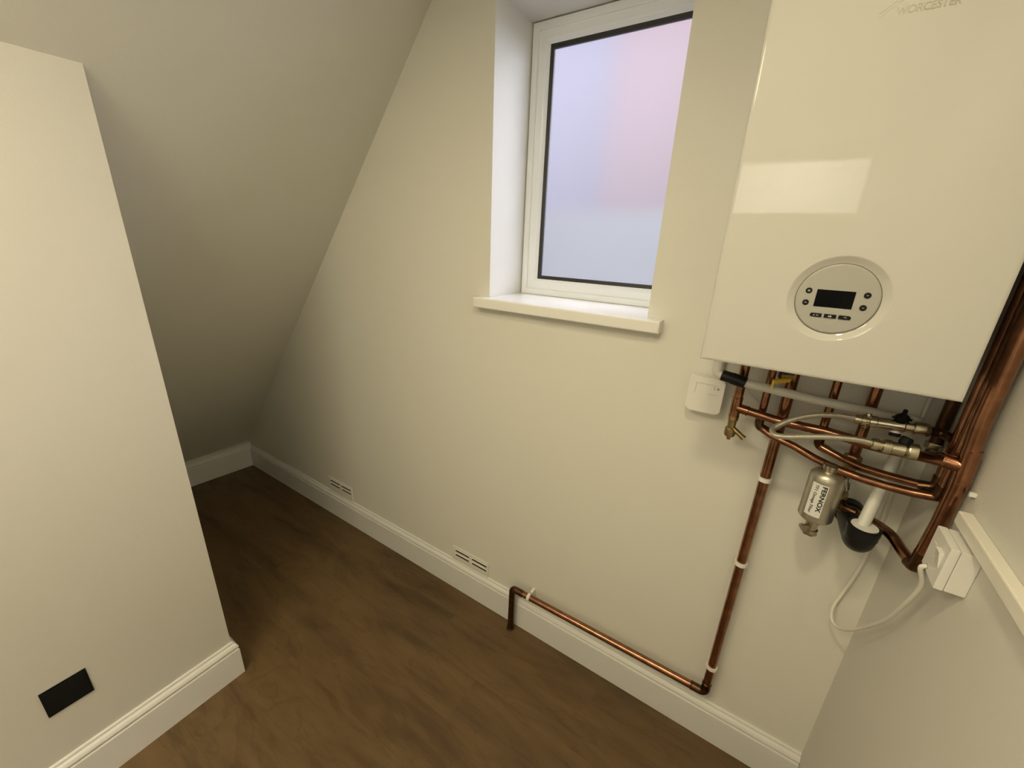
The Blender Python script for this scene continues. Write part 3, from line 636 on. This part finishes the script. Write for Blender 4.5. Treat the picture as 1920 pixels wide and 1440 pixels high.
v1, a1, b1_, d1 = valve((0.1960, 1.1200, 1.3404), (0.3170, 1.1150, 1.3484), [(0, .0075), (.06, .0082), (.061, .0065), (.10, .0065), (.101, .0098), (.155, .0098), (.16, .0078), (.20, .0076), (.21, .0095), (.30, .0098), (.31, .0088), (.50, .0092), (.52, .0104), (.66, .0104), (.68, .0086), (.78, .0082), (.785, .0105), (.80, .0115), (.93, .0115), (.95, .0105), (1, .0085)])
v2, a2, b2_, d2 = valve((0.2214, 1.0460, 1.3183), (0.2932, 1.0460, 1.3200), [(0, .0078), (.02, .0090), (.15, .0090), (.16, .0072), (.24, .0072), (.25, .0108), (.42, .0108), (.44, .0092), (.55, .0098), (.70, .0104), (.74, .0088), (.76, .0122), (.80, .0130), (.96, .0130), (1, .010)])
kb = a1 + (b1_ - a1) * .60
bm = bmesh.new(); lathe(bm, kb, (0, -.15, 1), [(0, .0065), (.013, .0065)], 20); obj('stem', bm, CHROME, v1)
bm = bmesh.new(); kk = kb + V((0, -.002, .012)); lathe(bm, kk, (0, -.15, 1), [(0, .0085), (.002, .0125), (.009, .0128), (.013, .0095), (.016, .0055), (.017, .0040), (.026, .0040), (.027, .003)], 10)
box(bm, kk.x - .016, kk.x + .016, kk.y - .003, kk.y + .002, kk.z + .003, kk.z + .008, .001); obj('knob', bm, BLK, v1)
kb1 = a1 + (b1_ - a1) * .58
bm = bmesh.new(); lathe(bm, kb1, (.0, -.25, -1), [(0, .0075), (.014, .0075), (.0142, .0092), (.016, .0096)], 20); obj('test_port', bm, WPL, v1, label='pale stub below the valve')
bm = bmesh.new(); lathe(bm, kb1 + V((0, -.25, -1)).normalized() * .016, (.0, -.25, -1), [(0, .0098), (.007, .0098), (.008, .008)], 20); obj('cap', bm, BLK, v1, label='black cap')
for f_, s_ in ((.17, 1), (.17, -1)):
    q = a1 + (b1_ - a1) * f_; bm = bmesh.new(); lathe(bm, q, (0, 0, s_), [(0, .0045), (.013, .0045), (.0135, .0055), (.016, .0050)], 14); obj('bleed_screw', bm, CHROME, v1)
kb2 = a2 + (b2_ - a2) * .62
bm = bmesh.new(); lathe(bm, kb2, (.25, .3, 1), [(0, .006), (.012, .006)], 16); obj('stem', bm, CHROME, v2)
bm = bmesh.new(); lathe(bm, kb2 + V((.003, .003, .010)), (.30, .30, 1), [(0, .0085), (.002, .0108), (.013, .0108), (.016, .0085)], 8); obj('knob', bm, BLK, v2)
tl = pipe('copper_pipe', [b1_, (0.3365, 1.1180, 1.3470), (cr_.x - .004, cr_.y, (0.3546, 1.1200, 1.3457)[2])], r15, .02, 'short dark copper stub joining the upper hose valve to the risers', COPPERD)

# ---------------------------------------------------------------- white waste pipes and black fittings
w0 = V((-0.0298, 1.1350, 1.3707)); w1 = V((0.3056, 1.1900, 1.3397))
wt = w1 + V((0, 0, .0)); wb = V((0.2676, 1.1000, 1.0945))
bm = bmesh.new(); tube(bm, fillet([w0, (0.0989, 1.1550, 1.3568), w1], .2), .0108, 24)
tag(obj('waste_pipe', bm, WPIPE), 'long white plastic condensate pipe sloping across under the boiler', 'pipe')
bm = bmesh.new(); tube(bm, [w1 + V((0.002, 0, .012)), V((0.2991, 1.1780, 1.2694)), wb], .0120, 24)
wp2 = tag(obj('waste_pipe', bm, WPIPE), 'white plastic condensate pipe dropping into the black waste elbow', 'pipe')
bm = bmesh.new(); tube(bm, fillet([w1 - (w1 - w0).normalized() * .024, w1 + V((.002, 0, 0)), w1 + (V((0.2991, 1.1780, 1.2694)) - w1).normalized() * .024], .008), .0138, 20); obj('elbow', bm, WPIPE, wp2)
# black coupling at the left end with white stub
k0 = V((-0.0840, 1.1350, 1.3797)); k1 = V((-0.0598, 1.1350, 1.3762)); k2 = V((-0.0272, 1.1350, 1.3699))
t = empty('waste_coupling', k1, 'black push-fit coupling on the left end of the white waste pipe', 'pipe fitting')
bm = bmesh.new(); tube(bm, [k0, k0 + (k1 - k0) * .06, k1, k1 + (k2 - k1) * .02, k2 - (k2 - k1) * .06, k2], [.0125, .0140, .0140, .0150, .0150, .0138], 28); obj('body', bm, BLKR, t)
bm = bmesh.new(); tube(bm, fillet([k0 + (k1 - k0) * .3, k0 - (k1 - k0).normalized() * .012, k0 - (k1 - k0).normalized() * .012 + V((0, .004, .14))], .009), .0116, 24); obj('stub', bm, WPIPE, t, label='white plastic stub turning up into the boiler')
# black waste elbow
mz = wb.z; mx_, my_ = wb.x + .004, 1.097
t = empty('waste_elbow', (mx_, my_, mz), 'large black open-topped waste elbow turning into the wall', 'pipe fitting')
bm = bmesh.new(); P_ = fillet([(mx_, my_, mz + .004), (mx_, my_, mz - .040), (mx_ - .004, WY - .012, mz - .040)], .034)
n = len(P_); tube(bm, P_, [.0300 if i < 2 else .0285 for i in range(n)], 36)
obj('body', bm, BLKR, t)
bm = bmesh.new(); lathe(bm, (mx_, my_, mz - .006), (0, 0, 1), [(0, .0312), (.013, .0318), (.014, .0300), (.0141, .0265), (.002, .0262), (.0015, .0001)], 40); obj('mouth', bm, BLKR, t)
bm = bmesh.new(); lathe(bm, (mx_, my_, mz + .003), (0, 0, 1), [(0, .0255), (.006, .0250), (.0065, .0130)], 36); obj('bush', bm, WPL, t, label='pale reducing bush inside the mouth')
bm = bmesh.new(); lathe(bm, (mx_ - .004, WY - .028, mz - .040), (0, 1, 0), [(0, .0315), (.004, .0325), (.0275, .0325)], 36); obj('collar', bm, BLKR, t)

# ---------------------------------------------------------------- yellow gas lever
g0 = V((0.0504, 1.1950, 1.3860))
t = empty('gas_valve', g0, 'brass isolating valve with yellow lever on the gas pipe', 'valve')
bm = bmesh.new(); q = V((0.0653, 1.2000, 1.3908)); lathe(bm, q, V((0.0322, 1.1850, 1.3917)) - q, [(0, .011), (.010, .011), (.011, .0082), (.020, .0080), (.021, .0095), (.027, .0092), (.028, .004)], 20); obj('body', bm, BRASS, t)
bm = bmesh.new(); a_ = V((0.0625, 1.1500, 1.3934)); b_ = V((0.0277, 1.1280, 1.3888)); c_ = V((0.0289, 1.1250, 1.3736))
def bar(bm, p, q, wd, th):
    d = (q - p).normalized(); u = d.cross(V((0, -.5, 1))).normalized(); v = d.cross(u)
    A = []
    for s in (p, q): A.append([bm.verts.new(s + u * i * th + v * j * wd) for i, j in ((-1, -1), (1, -1), (1, 1), (-1, 1))])
    for k in range(4): bm.faces.new((A[0][k], A[0][(k + 1) % 4], A[1][(k + 1) % 4], A[1][k]))
    bm.faces.new(A[0][::-1]); bm.faces.new(A[1])
bar(bm, a_, b_, .0048, .0022); bar(bm, b_ + V((.001, 0, .003)), c_ - V((0, 0, .003)), .0060, .0022); obj('lever', bm, YEL, t, False)

# ---------------------------------------------------------------- fused spur and cable
SX0, SX1, SY0, SY1, SZ0, SZ1 = .329, RX, .876, .952, 1.142, 1.2245
t = empty('fused_spur', (SX1, .914, SZ0), 'white surface-mounted fused switch box on right wall below the board', 'switch box')
bm = bmesh.new(); box(bm, .3425, RX - .0002, SY0, SY1, SZ0, SZ1, .0018); obj('back_box', bm, WPL, t)
bm = bmesh.new(); box(bm, SX0, .3420, SY0 - .0006, SY1 + .0006, SZ0 - .0006, SZ1 + .0006, .0018); fpz = obj('faceplate', bm, WPL, t)
bm = bmesh.new(); prism(bm, [(SX0 + .001, 1.2060), (SX0 - .0065, 1.2045), (SX0 - .0010, 1.1760), (SX0 + .001, 1.1755)], 'y', .888, .908); obj('rocker_switch', bm, WPL, fpz, False)
bm = bmesh.new(); box(bm, SX0 - .0008, SX0 + .001, .916, .938, 1.178, 1.200, .0005); obj('fuse_holder', bm, WPL, fpz)
bm = bmesh.new(); lathe(bm, (SX0 + .0005, .925, SZ0 + .009), (-1, 0, 0), [(0, .0055), (.0015, .0052), (.0016, .004)], 18); obj('cable_outlet', bm, GPL, fpz)
cb = [(SX0 + .001, .925, SZ0 + .009), (SX0 - .006, .926, SZ0 + .001), (0.3384, 0.9400, 1.0987), (0.3414, 0.9750, 1.0217), (0.3454, 1.0300, 0.9333), (0.3423, 1.1000, 0.8408), (0.3301, 1.1500, 0.7723), (0.3166, 1.1900, 0.7349), (0.3069, 1.2150, 0.7334), (0.3052, 1.2320, 0.7595), (0.3146, 1.2410, 0.8016), (0.3232, 1.2440, 0.8473), (0.3294, 1.2450, 0.8955), (0.3320, 1.2450, 0.9376), (0.3348, 1.2450, 1.0386), (0.3303, 1.2450, 1.2434), ((0.3303, 1.2450, 1.2434)[0] + .004, 1.240, 1.47)]
bm = bmesh.new(); tube(bm, spline(cb, 8), .0041, 14); tag(obj('power_cable', bm, CABLE), 'white flex looping from the fused switch box up behind the pipes', 'cable')
bm = bmesh.new(); tube(bm, spline([(-0.0350, 1.2450, 1.3330), (0.0152, 1.2470, 1.2896), (0.0839, 1.2480, 1.2323), (0.1523, 1.2470, 1.1698), (0.1767, 1.2350, 1.1487)], 6), .0017, 8); tag(obj('sensor_wire', bm, CABLE), 'thin pale wire running diagonally down the wall behind the pipes', 'cable')
